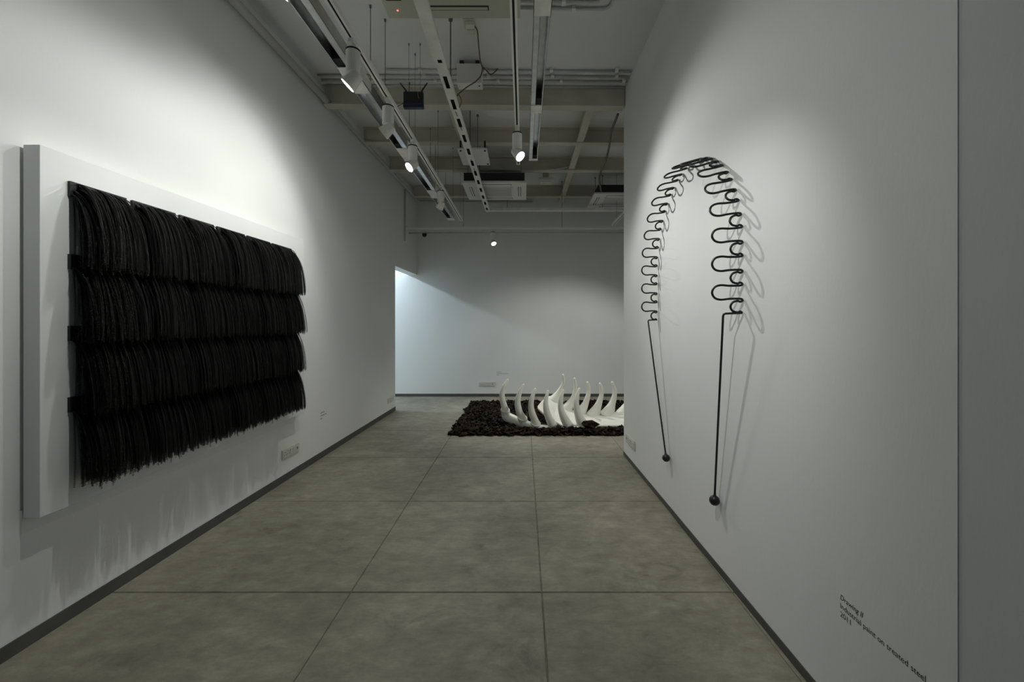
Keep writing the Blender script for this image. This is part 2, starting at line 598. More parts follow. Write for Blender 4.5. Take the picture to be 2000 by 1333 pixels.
def coil_mesh(name, width, nstr, seed, drop=0.385):
    """bundle of thin coiled wire strands that arch out of a bar and hang down"""
    r = np.random.default_rng(seed)
    V, Fc = [], []
    turns = 78
    per = 3
    n = turns * per
    base = 0
    for k in range(nstr):
        u = 0.004 + (k + r.random()) / nstr * (width - 0.008)
        d0 = 0.010 + 0.010 * r.random()            # start, just proud of the bar
        hz = r.uniform(-0.034, 0.030) if 0.016 < u < width - 0.016 else -0.03
        q = r.random()
        reach = 0.004 + 0.06 * r.random() if q < 0.22 else (0.065 + 0.100 * r.random() ** 0.7) * (0.80 + 0.2 * (hz + 0.034) / 0.064)
        dz = drop * r.uniform(0.95, 1.03) + hz * 0.8 + (0.02 if r.random() < 0.06 else 0)
        lean = r.normal(0, 0.008) + 0.014 * math.sin(u * 21 + seed) + 0.010 * math.sin(u * 57 + 2 * seed)
        t = np.linspace(0, 1, n)
        ph = t ** 0.95 * math.pi / 2
        out = d0 + reach * np.sin(ph) ** 0.9
        z = hz - dz * (0.14 * t + 0.86 * (1 - np.cos(ph)))
        x = u + lean * t ** 1.5 + 0.003 * np.sin(t * 5 + k)
        R = 0.0046
        a = 2 * np.pi * np.arange(n) / per + k
        cx, cy, cz = x + R * np.cos(a), -(out + R * np.sin(a)), z
        pts = np.stack([cx, cy, cz], 1)
        wr = 0.00062
        offs = np.array([[0, wr, wr * 0.6], [0, -wr, wr * 0.6], [0, 0, -wr]])
        offs2 = np.array([[wr, 0, wr * 0.6], [-wr, 0, wr * 0.6], [0, 0, -wr]])
        vv = (pts[:, None, :] + (offs + offs2)[None] * 0.9).reshape(-1, 3)
        idx = base + np.arange(n - 1)[:, None] * 3
        for j in range(3):
            q = np.concatenate([idx + j, idx + (j + 1) % 3, idx + 3 + (j + 1) % 3, idx + 3 + j], 1)
            Fc.append(q)
        V.append(vv)
        base += n * 3
    V = np.concatenate(V)
    Fq = np.concatenate(Fc)
    me = bpy.data.meshes.new(name)
    me.vertices.add(len(V))
    me.vertices.foreach_set('co', V.ravel())
    me.loops.add(Fq.size)
    me.loops.foreach_set('vertex_index', Fq.ravel().astype(np.int32))
    me.polygons.add(len(Fq))
    me.polygons.foreach_set('loop_start', np.arange(0, Fq.size, 4, dtype=np.int32))
    me.materials.append(M_BLACKW)
    me.update(calc_edges=True)
    return me


BX0 = (1.925 - 1.817)
BSTEP = 0.3010
BW = BSTEP - 0.033
fm = [coil_mesh('fringe', BW, 250, 40 + k) for k in range(3)]
barm = MB().box(0, BW, -0.014, 0, -0.036, 0.036).mesh('bar', M_BAR)
for row, zc in enumerate((2.150, 1.797, 1.449, 1.103)):
    for c in range(6):
        b = bpy.data.objects.new('bar', barm)
        COL.objects.link(b)
        b.parent = fr
        b.location = (BX0 + c * BSTEP, -GAP - TH, zc)
        f_ = bpy.data.objects.new('fringe', fm[(row * 2 + c) % 3])
        f_['kind'] = 'stuff'
        COL.objects.link(f_)
        f_.parent = b

# ------------------------------------------------------------------ bent wire drawing (right wall)
dr = thing('wire_drawing', 'black bent steel wire arch with looping teeth and two ball-ended rods', 'artwork', right_at(2.78), RW_RZ)
YC_, ZC_, RA = 2.78, 1.95, 0.65
# arch path in local coordinates: s along, from the near leg (local +x) over the top to the far leg (local -x)
ZN, ZF = 1.553, 1.526
LEN1 = ZC_ - ZN
LEN2 = math.pi * RA
LEN3 = ZC_ - ZF
TOT = LEN1 + LEN2 + LEN3


def arch(s):
    if s < LEN1:
        return Vector((RA, 0, ZN + s))
    if s < LEN1 + LEN2:
        a = (s - LEN1) / RA
        return Vector((RA * math.cos(a), 0, ZC_ + RA * math.sin(a)))
    return Vector((-RA, 0, ZC_ - (s - LEN1 - LEN2)))


NL = 18
gs, gl = 0.069, 0.0885
kf = TOT / (NL * gl + (NL + 1) * gs)
gs *= kf
gl *= kf
ctrl = []
s = 0.0
WR = 0.0062
nw = WR + 0.002


LEAN = 0.28                     # loops lean in towards the middle of the arch


def inward(ss):
    if ss < LEN1:
        return Vector((-1, 0, 0))
    if ss < LEN1 + LEN2:
        a = (ss - LEN1) / RA
        return Vector((-math.cos(a), 0, -math.sin(a)))
    return Vector((1, 0, 0))


def addp(ss, n):
    p = arch(min(max(ss, 0), TOT)) + inward(ss) * (n - nw) * LEAN
    if ss < 0:
        p = p + Vector((0, 0, ss))
    elif ss > TOT:
        p = p - Vector((0, 0, ss - TOT))
    ctrl.append((p.x, -n, p.z))


for k in range(2 * NL + 1):
    short = (k % 2 == 0)
    gp = gs if short else gl
    L = 0.064 if short else 0.152
    r_ = gp * 0.46
    mid = s + gp / 2
    addp(s - 0.001 if k else s, nw)
    addp(s + 0.008, nw + 0.010)
    if not short:
        addp(mid - r_ * 0.88, L * 0.45)
    addp(mid - r_ * 0.98, L - r_ * 1.05)
    addp(mid - r_ * 0.72, L - r_ * 0.32)
    addp(mid, L)
    addp(mid + r_ * 0.72, L - r_ * 0.32)
    addp(mid + r_ * 0.98, L - r_ * 1.05)
    if not short:
        addp(mid + r_ * 0.88, L * 0.45)
    addp(s + gp - 0.008, nw + 0.010)
    s += gp
addp(TOT, nw)
path = [Vector(p) for p in smooth_path(ctrl, 4)]
MB().tube(path, WR, 8).build('looped_wire', M_STEELBLK, dr, True)


def loc_r(px, py, n):
    """local point of the drawing at pixel, n off the wall"""
    lo_, hi = 1.0, 4.6
    for _ in range(60):
        m_ = (lo_ + hi) / 2
        w_ = right_at(m_)
        nx = Vector((-1, 0, 0)) * n
        if VX + F * (w_.x - n) / m_ > px:
            lo_ = m_
        else:
            hi = m_
    p = P(px, py, m_)
    o_ = right_at(2.78)
    return Vector(((p - o_).dot(RW_U), -n, p.z))


for px1, py1, n1, px2, py2, xe_, ze_ in ((1410, 615, 0.097, 1395.5, 978, RA, ZN), (1264, 627, 0.094, 1301, 895, -RA, ZF)):
    li = -math.copysign(0.028, xe_)
    b0 = Vector((xe_ + li, -n1, ze_ - 0.004))
    ball = loc_r(px2, py2, 0.036)
    d = (ball - b0).normalized()
    pts = [Vector((xe_, -nw, ze_)), Vector((xe_ + li * 0.87, -n1 + 0.012, ze_ - 0.003)), b0 + Vector((0, 0.003, -0.003)), b0 + d * 0.012, ball - d * 0.045]
    MB().tube(pts, WR, 8).build('rod', M_STEELBLK, dr, True)
    Mb = Matrix.Translation(ball) @ look(-d)
    prof = [(0.030 * math.sin(a), -0.030 * math.cos(a)) for a in [0.06 + i * (math.pi - 0.5) / 12 for i in range(13)]]
    prof += [(0.0085, 0.032), (0.0065, 0.048)]
    MB().lathe(prof, 20, Mb).build('ball_end', M_STEELBLK, dr, True)


# ------------------------------------------------------------------ switch and socket plates
def plate(label, loc, rz, wd, ht, kinds):
    t = thing('switch_plate', label, 'wall socket', loc, rz)
    MB().box(-wd / 2, wd / 2, -0.012, 0, -ht / 2, ht / 2).build('frame', M_PLAS, t, bevel=0.004)
    n = len(kinds)
    mw = (wd - 0.024) / n
    for i, kd in enumerate(kinds):
        x = -wd / 2 + 0.012 + mw * (i + 0.5)
        if kd == 'o':
            m_ = MB().box(x - mw * 0.46, x + mw * 0.46, -0.0145, -0.010, -ht * 0.34, ht * 0.34).build('socket', M_SOCK, t, bevel=0.001)
            h = MB()
            for hx, hz, hr in ((0, 0.016, 0.0045), (-0.012, -0.008, 0.0035), (0.012, -0.008, 0.0035)):
                h.lathe([(hr, 0), (hr, 0.0015)], 10, Matrix.Translation((x + hx, -0.0142, hz)) @ Matrix.Rotation(math.pi / 2, 4, 'X'))
            h.build('socket_hole', M_HOLE, m_)
        elif kd == 's':
            Ms = Matrix.Translation((x, -0.013, 0)) @ Matrix.Rotation(0.10, 4, 'X')
            MB().box(-mw * 0.44, mw * 0.44, -0.004, 0.003, -ht * 0.32, ht * 0.32, Ms).build('rocker', M_SOCK, t)
        else:
            MB().box(x - mw * 0.46, x + mw * 0.46, -0.0135, -0.010, -ht * 0.34, ht * 0.34).build('module', M_SOCK, t)
            MB().box(x - 0.006, x + 0.006, -0.0150, -0.013, -0.012, 0.012).build('jack', M_HOLE, t)
    return t


yy = on_left(566.5)
plate('cream socket plate low on the wall below the fringe panel', left_at(yy) + Vector((0, 0, 0.262)), LW_RZ, 0.265, 0.092, ['o', 'o', 's', 's', 'j'])
yy = on_left(762.5)
plate('cream socket plate low on the left wall beside the doorway', left_at(yy) + Vector((0, 0, 0.232)), LW_RZ, 0.26, 0.092, ['o', 's', 's'])
yy = on_right(1232)
plate('cream socket plate at the foot of the right wall near its end', right_at(yy) + Vector((0, 0, 0.236)), RW_RZ, 0.33, 0.092, ['j', 'o', 's', 'o', 's'])
plate('cream socket plate on the back wall beside the bark bed', (P(950.5, 750.5, YB).x, YB, 0.256), 0, 0.325, 0.092, ['o', 'o', 's', 's', 'j'])


# ------------------------------------------------------------------ wall captions
def text_mesh(body, size, width=None, shear=0.0):
    cu = bpy.data.curves.new('caption', 'FONT')
    cu.body = body
    cu.size = size
    cu.shear = shear
    cu.resolution_u = 3
    ob = bpy.data.objects.new('caption_tmp', cu)
    COL.objects.link(ob)
    bpy.context.view_layer.update()
    dg = bpy.context.evaluated_depsgraph_get()
    me = bpy.data.meshes.new_from_object(ob.evaluated_get(dg))
    bpy.data.objects.remove(ob)
    xs = [v.co.x for v in me.vertices]
    x0, wd = min(xs), max(xs) - min(xs)
    sc = (width / wd) if width else 1.0
    for v in me.vertices:
        v.co = ((v.co.x - x0) * sc, -0.0006, v.co.y)
    me.materials.clear()
    me.materials.append(M_TEXT)
    return me


def stroke_line(width, h, seed):
    """a line of lettering too small to read: short upright strokes in words"""
    r = random.Random(seed)
    b = MB()
    x = 0.0
    k = 0
    while x < width - 0.004:
        if k and r.random() < 0.10:
            x += 0.007
            k = 0
            continue
        hh = h * (1.4 if k == 0 or r.random() < 0.2 else 1.0)
        lw = r.uniform(0.0055, 0.0085)
        b.box(x, x + 0.0022, -0.0006, 0, 0, hh)
        b.box(x + 0.0022, x + lw, -0.0006, 0, h * 0.72, h)
        x += lw + 0.0025
        k += 1
    return b


cp = thing('wall_caption', 'black lettering low on the right wall naming the wire drawing', 'caption', right_at(on_right(1641.5)) + Vector((0, 0, 0)), RW_RZ)
for body, zz, wdt, sh in (('Drawing II', 0.4625, 0.0985, 0.22), ('Industrial paint on treated steel', 0.4300, 0.312, 0.0), ('2011', 0.3990, 0.0460, 0.0)):
    o = bpy.data.objects.new('text_line', text_mesh(body, 0.0285, wdt, sh))
    COL.objects.link(o)
    o.parent = cp
    o.location = (0, 0, zz)
cp = thing('wall_caption', 'tiny black caption on the left wall past the fringe panel', 'caption', left_at(on_left(626)), LW_RZ)
for k, (wdt, zz) in enumerate(((0.092, 0.492), (0.13, 0.460), (0.042, 0.428))):
    o = stroke_line(wdt, 0.0125, 5 + k).build('text_line', M_TEXT, cp)
    o.location = (0, 0, zz)
cp = thing('wall_caption', 'tiny black caption on the back wall above the socket plate', 'caption', (P(970.5, 727, YB).x, YB, 0), 0)
for k, (wdt, zz) in enumerate(((0.105, 0.489), (0.23, 0.458), (0.055, 0.428))):
    o = stroke_line(wdt, 0.0125, 9 + k).build('text_line', M_TEXT, cp)
    o.location = (0, 0, zz)

# ------------------------------------------------------------------ bark bed
BEDX0, BEDX1, BEDY0, BEDY1 = -0.99, 2.35, 5.27, 7.52
bm_ = MB()
nx_, ny_ = 46, 32


def bed_h(x, y):
    ex = min(x - BEDX0, BEDX1 - x)
    ey = min(y - BEDY0, BEDY1 - y)
    e_ = max(0.0, min(ex, ey))
    return 0.022 * min(1.0, e_ / 0.10) + 0.006 * math.sin(x * 9 + y * 5) * min(1, e_ / 0.2)


for j in range(ny_ + 1):
    for i in range(nx_ + 1):
        x = BEDX0 + 0.02 + (BEDX1 - BEDX0 - 0.04) * i / nx_
        y = BEDY0 + 0.02 + (BEDY1 - BEDY0 - 0.04) * j / ny_
        bm_.v.append((x, y, max(0.002, bed_h(x, y))))
for j in range(ny_):
    for i in range(nx_):
        a = j * (nx_ + 1) + i
        bm_.f.append((a, a + 1, a + nx_ + 2, a + nx_ + 1))
bed = thing('bark_bed', 'rectangular bed of dark brown bark under the white rib sculpture', 'bark bed')
bm_.build('soil', M_SOIL, bed)


def chip_mesh(seed):
    import bmesh
    r = random.Random(seed)
    bm = bmesh.new()
    bmesh.ops.create_icosphere(bm, subdivisions=1, radius=1.0)
    sx, sy, sz = r.uniform(0.8, 1.3), r.uniform(0.45, 0.8), r.uniform(0.22, 0.42)
    for v in bm.verts:
        k = r.uniform(0.72, 1.25)
        v.co = Vector((v.co.x * sx * k, v.co.y * sy * k, v.co.z * sz * r.uniform(0.8, 1.25)))
    me = bpy.data.meshes.new('bark_chip')
    bm.to_mesh(me)
    bm.free()
    me.materials.append(M_BARK)
    return me


CH = [chip_mesh(k) for k in range(9)]
chip_v = [np.array([tuple(v.co) for v in m_.vertices]) for m_ in CH]
chip_f = [np.array([tuple(p.vertices) for p in m_.polygons]) for m_ in CH]


def rot_rand(r, tilt=0.5):
    return Matrix.Rotation(r.uniform(0, 6.283), 3, 'Z') @ Matrix.Rotation(r.uniform(-tilt, tilt), 3, 'X') @ Matrix.Rotation(r.uniform(-tilt, tilt), 3, 'Y')


r = random.Random(3)
SV, SF, nb = [], [], 0
for k in range(3900):
    x = r.uniform(BEDX0 + 0.01, BEDX1)
    y = BEDY0 + 0.02 + (BEDY1 - BEDY0 - 0.03) * r.random()
    sc = r.uniform(0.022, 0.046)
    c = r.randrange(9)
    edge = min(x - BEDX0, y - BEDY0, BEDY1 - y)
    inside = -0.1 < x < 1.9 and 5.50 < y < 6.36
    z = max(bed_h(x, y), 0) + (0.0 if inside else r.uniform(0.0, 0.026) * min(1, 0.3 + edge / 0.12)) + sc * 0.2
    if inside:
        sc *= 0.7
    R3 = np.array(rot_rand(r, 0.7))
    SV.append(chip_v[c] @ R3.T * sc + np.array([x, y, z]))
    SF.append(chip_f[c] + nb)
    nb += len(chip_v[c])
SV = np.concatenate(SV)
SV[:, 2] = np.maximum(SV[:, 2], 0.001)
SF = np.concatenate(SF)
me = bpy.data.meshes.new('bark_chips')
me.from_pydata(SV.tolist(), [], SF.tolist())
me.materials.append(M_BARK)
o = bpy.data.objects.new('bark_chips', me)
COL.objects.link(o)
o['kind'] = 'stuff'
o.parent = bed

r = random.Random(8)
spots = []
for k in range(262):
    x = BEDX0 + 0.02 + (1.36 - BEDX0) * ((k * 0.61803) % 1.0)
    y = BEDY0 + 0.01 + 0.21 * r.random()
    spots.append((x, y, r.uniform(0.034, 0.062)))
for k in range(38):
    spots.append((BEDX0 + r.uniform(0.0, 0.12), BEDY0 + 0.25 + 1.6 * k / 38, r.uniform(0.035, 0.06)))
for x, y, sc in spots:
    edge = min(x - BEDX0, y - BEDY0)
    z = bed_h(x, y) + sc * 0.2 + 0.022 * min(1, edge / 0.15)
    o = bpy.data.objects.new('bark_chip', CH[r.randrange(9)])
    COL.objects.link(o)
    o.location = (x, y, z)
    o.rotation_euler = rot_rand(r, 0.55).to_euler()
    o.scale = (sc, sc, sc)
    tag(o, 'dark brown bark chip along the outer edge of the bark bed', 'bark chip', 'bark chips on the edge of the bark bed')
# one big slab of bark leaning against the front of the sculpture
for px, py, Y, sc, rx, lab in ((1151, 828, 5.46, 0.16, 0.9, 'large dark bark slab, biggest of all, leaning against the front of the rib sculpture'),):
    o = bpy.data.objects.new('bark_chip', CH[4])
    COL.objects.link(o)
    o.location = P(px, py, Y)
    o.rotation_euler = (rx, 0.15, 0.2)
    o.scale = (sc, sc * 0.75, sc * 0.6)
    tag(o, lab, 'bark chip')

# ------------------------------------------------------------------ white rib sculpture
sc_ = thing('rib_sculpture', 'white bone-like ribcage sculpture with curved horn-shaped ribs lying on bark', 'sculpture', (0.55, 6.0, 0.03))
OFF = Vector(sc_.location)


def rib(pts, widths, Y0, Y1, name='rib'):
    n = len(pts)
    c = []
    for i, ((px, py), wd) in enumerate(zip(pts, widths)):
        Y = Y0 + (Y1 - Y0) * (i / (n - 1)) ** 1.3
        p = P(px, py, Y)
        c.append((p.x, p.y, p.z, wd / 2 / F * Y))
    sp = smooth_path(c, 6)
    P3 = [Vector(q[:3]) - OFF for q in sp]
    R = [max(0.004, q[3]) for q in sp]
    tdir = (P3[-1] - P3[-2]).normalized()
    rt = R[-1]
    for a in (0.5, 1.0, 1.3):
        P3.append(P3[len(sp) - 1] + tdir * rt * math.sin(a))
        R.append(rt * math.cos(a))
    return MB().tube(P3, R, 16).build(name, M_BONE, sc_, True)


front = [
    ([(991, 808), (984, 791), (980.5, 772), (985, 755), (991.5, 743)], [12.5, 12.2, 11, 8.5, 5], 5.82),
    ([(1024, 823), (1014, 804), (1011, 785), (1015, 767), (1022.5, 753)], [13.8, 13.5, 11.5, 9, 5.5], 5.62),
    ([(1051, 834), (1041, 813), (1037, 793), (1040, 775), (1045.5, 761)], [14.2, 13.6, 11, 8.5, 5], 5.52),
    ([(1081, 834), (1070, 812), (1066, 793), (1067, 778), (1070.5, 765)], [18, 14, 11, 8, 5], 5.50),
    ([(1111, 834), (1100, 813), (1095, 795), (1096, 778), (1100, 763.5)], [20, 15, 11, 8.5, 5], 5.50),
    ([(1140, 834), (1129, 810), (1125.5, 790), (1127, 775), (1131.5, 760.5)], [24, 15, 11.5, 9, 5], 5.52),
]
for pts, wd, Y in front:
    rib(pts, wd, Y, Y + 0.12)
back = [
    ([(1082, 784), (1090, 770), (1097, 757), (1101, 746), (1100, 733.5)], [26, 13, 8, 6.5, 5], 6.35),
    ([(1105, 803), (1116, 785), (1122.5, 769), (1124, 753), (1122, 740.5)], [26, 13.5, 9, 7, 5.2], 6.25),
    ([(1128, 814), (1141, 794), (1148, 775), (1150, 760), (1147.5, 748)], [30, 15, 9.5, 7.5, 5.4], 6.18),
    ([(1157, 816), (1167.5, 794), (1174, 775), (1175, 761), (1172, 750.5)], [30, 15, 9.5, 7.5, 5.4], 6.15),
    ([(1185, 814), (1194.5, 792), (1200, 774), (1200, 760), (1196, 748)], [32, 15, 10, 7.5, 5.4], 6.15),
    ([(1217, 812), (1226, 790), (1231, 770), (1230, 755), (1225, 742)], [32, 15, 10, 7.5, 5.4], 6.20),
    ([(1250, 808), (1258, 785), (1262, 765), (1260, 750), (1254, 738)], [32, 15, 10, 7.5, 5.4], 6.28),
]
for pts, wd, Y in back:
    rib(pts, wd, Y, Y - 0.05)
# raised rims where the first ribs leave the jaw-like base
for (px, py), (qx, qy), rr_, Y in (((987.0, 800.5), (990, 812), 0.066, 5.80), ((1020.5, 816), (1026, 828), 0.070, 5.61), ((1046.5, 826.5), (1053, 836), 0.070, 5.51)):
    c0 = P(px, py, Y) - OFF
    c1 = P(qx, qy, Y + 0.02) - OFF
    ring = []
    tilt = Matrix.Rotation(0.25, 3, 'Y') @ Matrix.Rotation(0.42, 3, 'X')
    sk = MB()
    n_ = 28
    for rad_, dz_ in ((rr_ * 0.80, -0.03), (rr_ * 0.84, -0.004), (rr_ * 0.92, 0.006), (rr_, 0.004), (rr_ * 1.04, -0.006), (rr_ * 1.02, -0.02)):
        for k in range(n_):
            a = 2 * math.pi * k / n_
            sk.v.append(tuple(c0 + tilt @ Vector((rad_ * math.cos(a), rad_ * math.sin(a), dz_))))
    for k in range(n_):
        a = 2 * math.pi * k / n_
        sk.v.append(tuple(c1 + tilt @ Vector((rr_ * 1.15 * math.cos(a), rr_ * 1.15 * math.sin(a), -0.01))))
    for i in range(6):
        for k in range(n_):
            k2 = (k + 1) % n_
            sk.f.append((i * n_ + k, (i + 1) * n_ + k, (i + 1) * n_ + k2, i * n_ + k2))
    sk.build('rib_socket', M_BONE, sc_, True)
# jaw-like base carrying the front ribs
jc = [(987, 806, 5.82, 0.056), (989, 813, 5.81, 0.068), (998, 819, 5.77, 0.074), (1012, 825, 5.69, 0.070), (1028, 831, 5.59, 0.066), (1044, 836, 5.53, 0.058), (1064, 838, 5.50, 0.05),
      (1100, 842, 5.48, 0.055), (1140, 841, 5.50, 0.06), (1180, 841, 5.56, 0.06)]
cc = []
for px, py, Y, rr_ in jc:
    p = P(px, py, Y) - OFF
    cc.append((p.x, p.y, p.z, rr_))
sp = smooth_path(cc, 6)
jb = MB().tube([Vector(q[:3]) for q in sp], [q[3] for q in sp], 20)
jb.v = [(x, y, max(z, -0.03)) for x, y, z in jb.v]
jb.build('front_base', M_BONE, sc_, True)
# broad curved plate that carries the back ribs
st = [((1050, 795.5), (1050, 794), 5.98, 6.02), ((1056, 802), (1057, 785), 5.90, 6.15), ((1066, 810), (1067, 776.5), 5.84, 6.30), ((1075, 816), (1076, 774), 5.80, 6.36),
      ((1086, 824), (1087, 779), 5.74, 6.36), ((1100, 831), (1100, 790), 5.60, 6.30), ((1112, 831), (1112, 799.5), 5.54, 6.25), ((1130, 831), (1128, 804), 5.51, 6.22),
      ((1150, 831), (1147, 808), 5.50, 6.18), ((1170, 831), (1166, 809.5), 5.50, 6.16), ((1190, 831), (1186, 808), 5.50, 6.16), ((1210, 831), (1206, 804.5), 5.50, 6.18),
      ((1228, 831), (1226, 800), 5.52, 6.22), ((1250, 830), (1250, 795), 5.64, 6.30), ((1275, 820), (1276, 788), 5.75, 6.36), ((1290, 808), (1292, 800), 5.95, 6.2)]
rows = []
for (lx, ly), (ux, uy), Yl, Yu in st:
    a, b = P(lx, ly, Yl), P(ux, uy, Yu)
    rows.append((a.x, a.y, a.z, b.x, b.y, b.z))
rows = smooth_path(rows, 4)
NA = 14
dents = [P(1083, 797, 6.02), P(1112, 812, 5.92), P(1143, 820, 5.86), P(1173, 818, 5.85), P(1209, 815, 5.86)]
top = []
for q in rows:
    a, b = Vector(q[:3]), Vector(q[3:])
    ln = []
    for k in range(NA + 1):
        u = k / NA
        p = a.lerp(b, u)
        p.z -= 0.022 * math.sin(math.pi * u) * min(1, (b - a).length / 0.4)
        for d in dents:
            dd = Vector(((p.x - d.x) / 0.055, (p.y - d.y) / 0.085)).length
            if dd < 1:
                p.z -= 0.032 * (math.cos(dd * math.pi) * 0.5 + 0.5)
        ln.append(p - OFF)
    top.append(ln)
pl = MB()
nr = len(top)
for ln in top:
    for p in ln:
        pl.v.append(tuple(p))
for ln in top:
    for p in ln:
        pl.v.append((p.x, p.y, max(-0.03, p.z - 0.035)))
W_ = NA + 1
N_ = nr * W_
for i in range(nr - 1):
    for k in range(NA):
        a = i * W_ + k
        pl.f.append((a, a + W_, a + W_ + 1, a + 1))
        pl.f.append((a + N_, a + N_ + 1, a + N_ + W_ + 1, a + N_ + W_))
    for k in (0, NA):
        a = i * W_ + k
        qd = (a, a + N_, a + N_ + W_, a + W_)
        pl.f.append(qd if k == 0 else qd[::-1])
for i in (0, nr - 1):
    for k in range(NA):
        a = i * W_ + k
        qd = (a, a + 1, a + 1 + N_, a + N_)
        pl.f.append(qd if i == 0 else qd[::-1])
pl.build('back_plate', M_BONE, sc_, True)


# ------------------------------------------------------------------ ceiling services
def trough(pieces, x0, x1, lip_left, z, label, joints):
    """galvanised lamp trough: lipped U channel, open on one half, with flat joint plates"""
    t = thing('metal_trough', label, 'trough', (x0, pieces[0][0], z))
    L0 = pieces[0][0]
    wd = x1 - x0
    for ya, yb in pieces:
        b = MB()
        a_, c_ = ya - L0, yb - L0
        th = 0.002
        hh = 0.085
        b.box(0, wd, a_, c_, hh - th, hh)
        b.box(0, th, a_, c_, 0, hh)
        b.box(wd - th, wd, a_, c_, 0, hh)
        lw = wd * 0.40
        if lip_left:
            b.box(0, lw, a_, c_, 0, th)
            b.box(lw - th, lw, a_, c_, 0, 0.025)
            b.box(wd - 0.008, wd, a_, c_, 0, th)
        else:
            b.box(wd - lw, wd, a_, c_, 0, th)
            b.box(wd - lw, wd - lw + th, a_, c_, 0, 0.025)
            b.box(0, 0.008, a_, c_, 0, th)
        b.build('channel', M_GALV, t)
        MB().box(0.01, wd - 0.01, c_ - 0.10, c_ - 0.004, 0.006, hh - 0.006).build('dark_end_fill', M_SLOT, t)  # black block at the channel end stands for its dark inside
    for ya, yb in joints:
        MB().box(-0.004, wd + 0.004, ya - L0, yb - L0, -0.004, 0.0).box(-0.004, 0, ya - L0, yb - L0, -0.004, 0.087).box(wd, wd + 0.004, ya - L0, yb - L0, -0.004, 0.087).build('joint_plate', M_TRAY, t)
    return t


ZTR = 3.30
trough([(0.2, 1.72), (1.80, 2.82), (3.10, 4.12), (4.40, 5.42), (5.72, 6.86)], -1.315, -1.195, False, ZTR,
       'galvanised metal lamp trough running beside the left lighting track', [(1.70, 1.82), (2.80, 3.12), (4.10, 4.42), (5.40, 5.74), (6.84, 6.97)])
trough([(0.2, 1.16), (1.22, 2.24), (2.32, 3.30), (3.40, 4.38)], 0.062, 0.158, True, ZTR,
       'galvanised metal lamp trough hanging right of the middle lighting track', [(2.20, 2.33), (3.29, 3.41), (4.36, 4.41)])

# slotted cable tray
ZTY = 3.50


def slotted(name, L, wd, period, slot, start, mk, parent, along='y', lips=0.035):
    """channel with real oblong slots in its floor"""
    b = MB()
    th = 0.003
    x0, x1 = -wd / 2, wd / 2
    sw = wd * 0.42

    def bx(xa, xb, ya, yb, za, zb):
        if along == 'y':
            b.box(xa, xb, ya, yb, za, zb)
        else:
            b.box(ya, yb, xa, xb, za, zb)
    bx(x0, -sw / 2, 0, L, 0, th)
    bx(sw / 2, x1, 0, L, 0, th)
    y = 0.0
    ys = start
    while ys + slot < L:
        bx(-sw / 2, sw / 2, y, ys, 0, th)
        y = ys + slot
        ys += period
    bx(-sw / 2, sw / 2, y, L, 0, th)
    bx(x0, x0 + th, 0, L, th, lips)
    bx(x1 - th, x1, 0, L, th, lips)
    return b.build(name, mk, parent)


TY0, TY1 = -1.0, 7.17
tr = thing('cable_tray', 'white slotted cable tray running along the middle of the ceiling', 'cable tray', (-0.638, TY0, ZTY))
slotted('tray_channel', TY1 - TY0, 0.080, 0.335, 0.17, 0.21, M_TRAY, tr)
MB().box(-0.030, 0.030, 0.02, TY1 - TY0 - 0.02, 0.030, 0.034).build('slot_backing', M_SLOT, tr)  # black strip behind the slots that makes them read dark
for ya, yb in ((1.6, 2.30), (2.34, 3.02)):
    MB().box(-0.043, 0.043, ya - TY0, yb - TY0, -0.004, -0.001).build('cover_strip', M_TRAY, tr)
r = random.Random(5)
for k in range(9):
    yk = 4.75 + k * 0.27 + r.uniform(-0.05, 0.05)
    MB().tube([(-0.01, yk, 0.006), (0.004, yk + 0.02, -0.008), (-0.004, yk + 0.05, 0.002), (0.006, yk + 0.07, -0.010)], 0.003, 5).build('cable_tie', M_SLOT, tr)
tc = thing('cable_tray', 'white cable channel crossing to the right at the far end', 'cable tray', (-0.60, TY1 - 0.04, ZTY + 0.002))
MB().box(0, 4.6, -0.035, 0.035, 0, 0.004).box(0, 4.6, -0.035, -0.032, 0.004, 0.05).box(0, 4.6, 0.032, 0.035, 0.004, 0.05).build('tray_channel', M_TRAY, tc)


def rod(x, y, z0, label, rad=0.0022, z1=ZC, m=M_WIRE, foot=True):
    t = thing('suspension_wire', label, 'wire', (x, y, z0), 0)
    MB().tube([(0, 0, 0), (0, 0, z1 - z0)], rad, 6).build('wire', m, t)
    if foot:
        MB().lathe([(rad * 3, z1 - z0 - 0.02), (rad * 3, z1 - z0)], 8).build('anchor', M_WIRE, t)
    return t


for k, (x, y) in enumerate(((-1.27, 3.31), (-1.20, 3.46), (-1.255, 5.38), (-1.22, 5.53), (-1.25, 4.37), (-1.25, 6.4))):
    rod(x, y, ZTR + 0.085, 'thin wire from ceiling holding the left metal trough', 0.003).__setitem__('group', 'wires holding the left trough')
for k, y in enumerate((3.9, 4.95, 6.0, 6.7)):
    rod(TXL, y, ZT + 0.036, 'thin wire from ceiling holding the left lighting track', 0.002).__setitem__('group', 'wires holding the left track')
for k, (x, y) in enumerate(((-0.63, 3.45), (-0.615, 4.60), (-0.63, 5.75), (-0.63, 6.9))):
    rod(x, y, ZTY + 0.035, 'dark threaded rod from ceiling holding the slotted cable tray', 0.006).__setitem__('group', 'rods holding the cable tray')
for k, (px, Y) in enumerate(((905, YR), (1097.5, YR))):
    rod(P(px, 400, Y).x, Y, 3.28, 'thin wire holding the track at the back wall', 0.0035).__setitem__('group', 'wires holding the back track')
for x, y in ((0.11, 2.8), (0.11, 3.9)):
    rod(x, y, ZTR + 0.085, 'thin wire from ceiling holding the right metal trough', 0.003).__setitem__('group', 'wires holding the right trough')
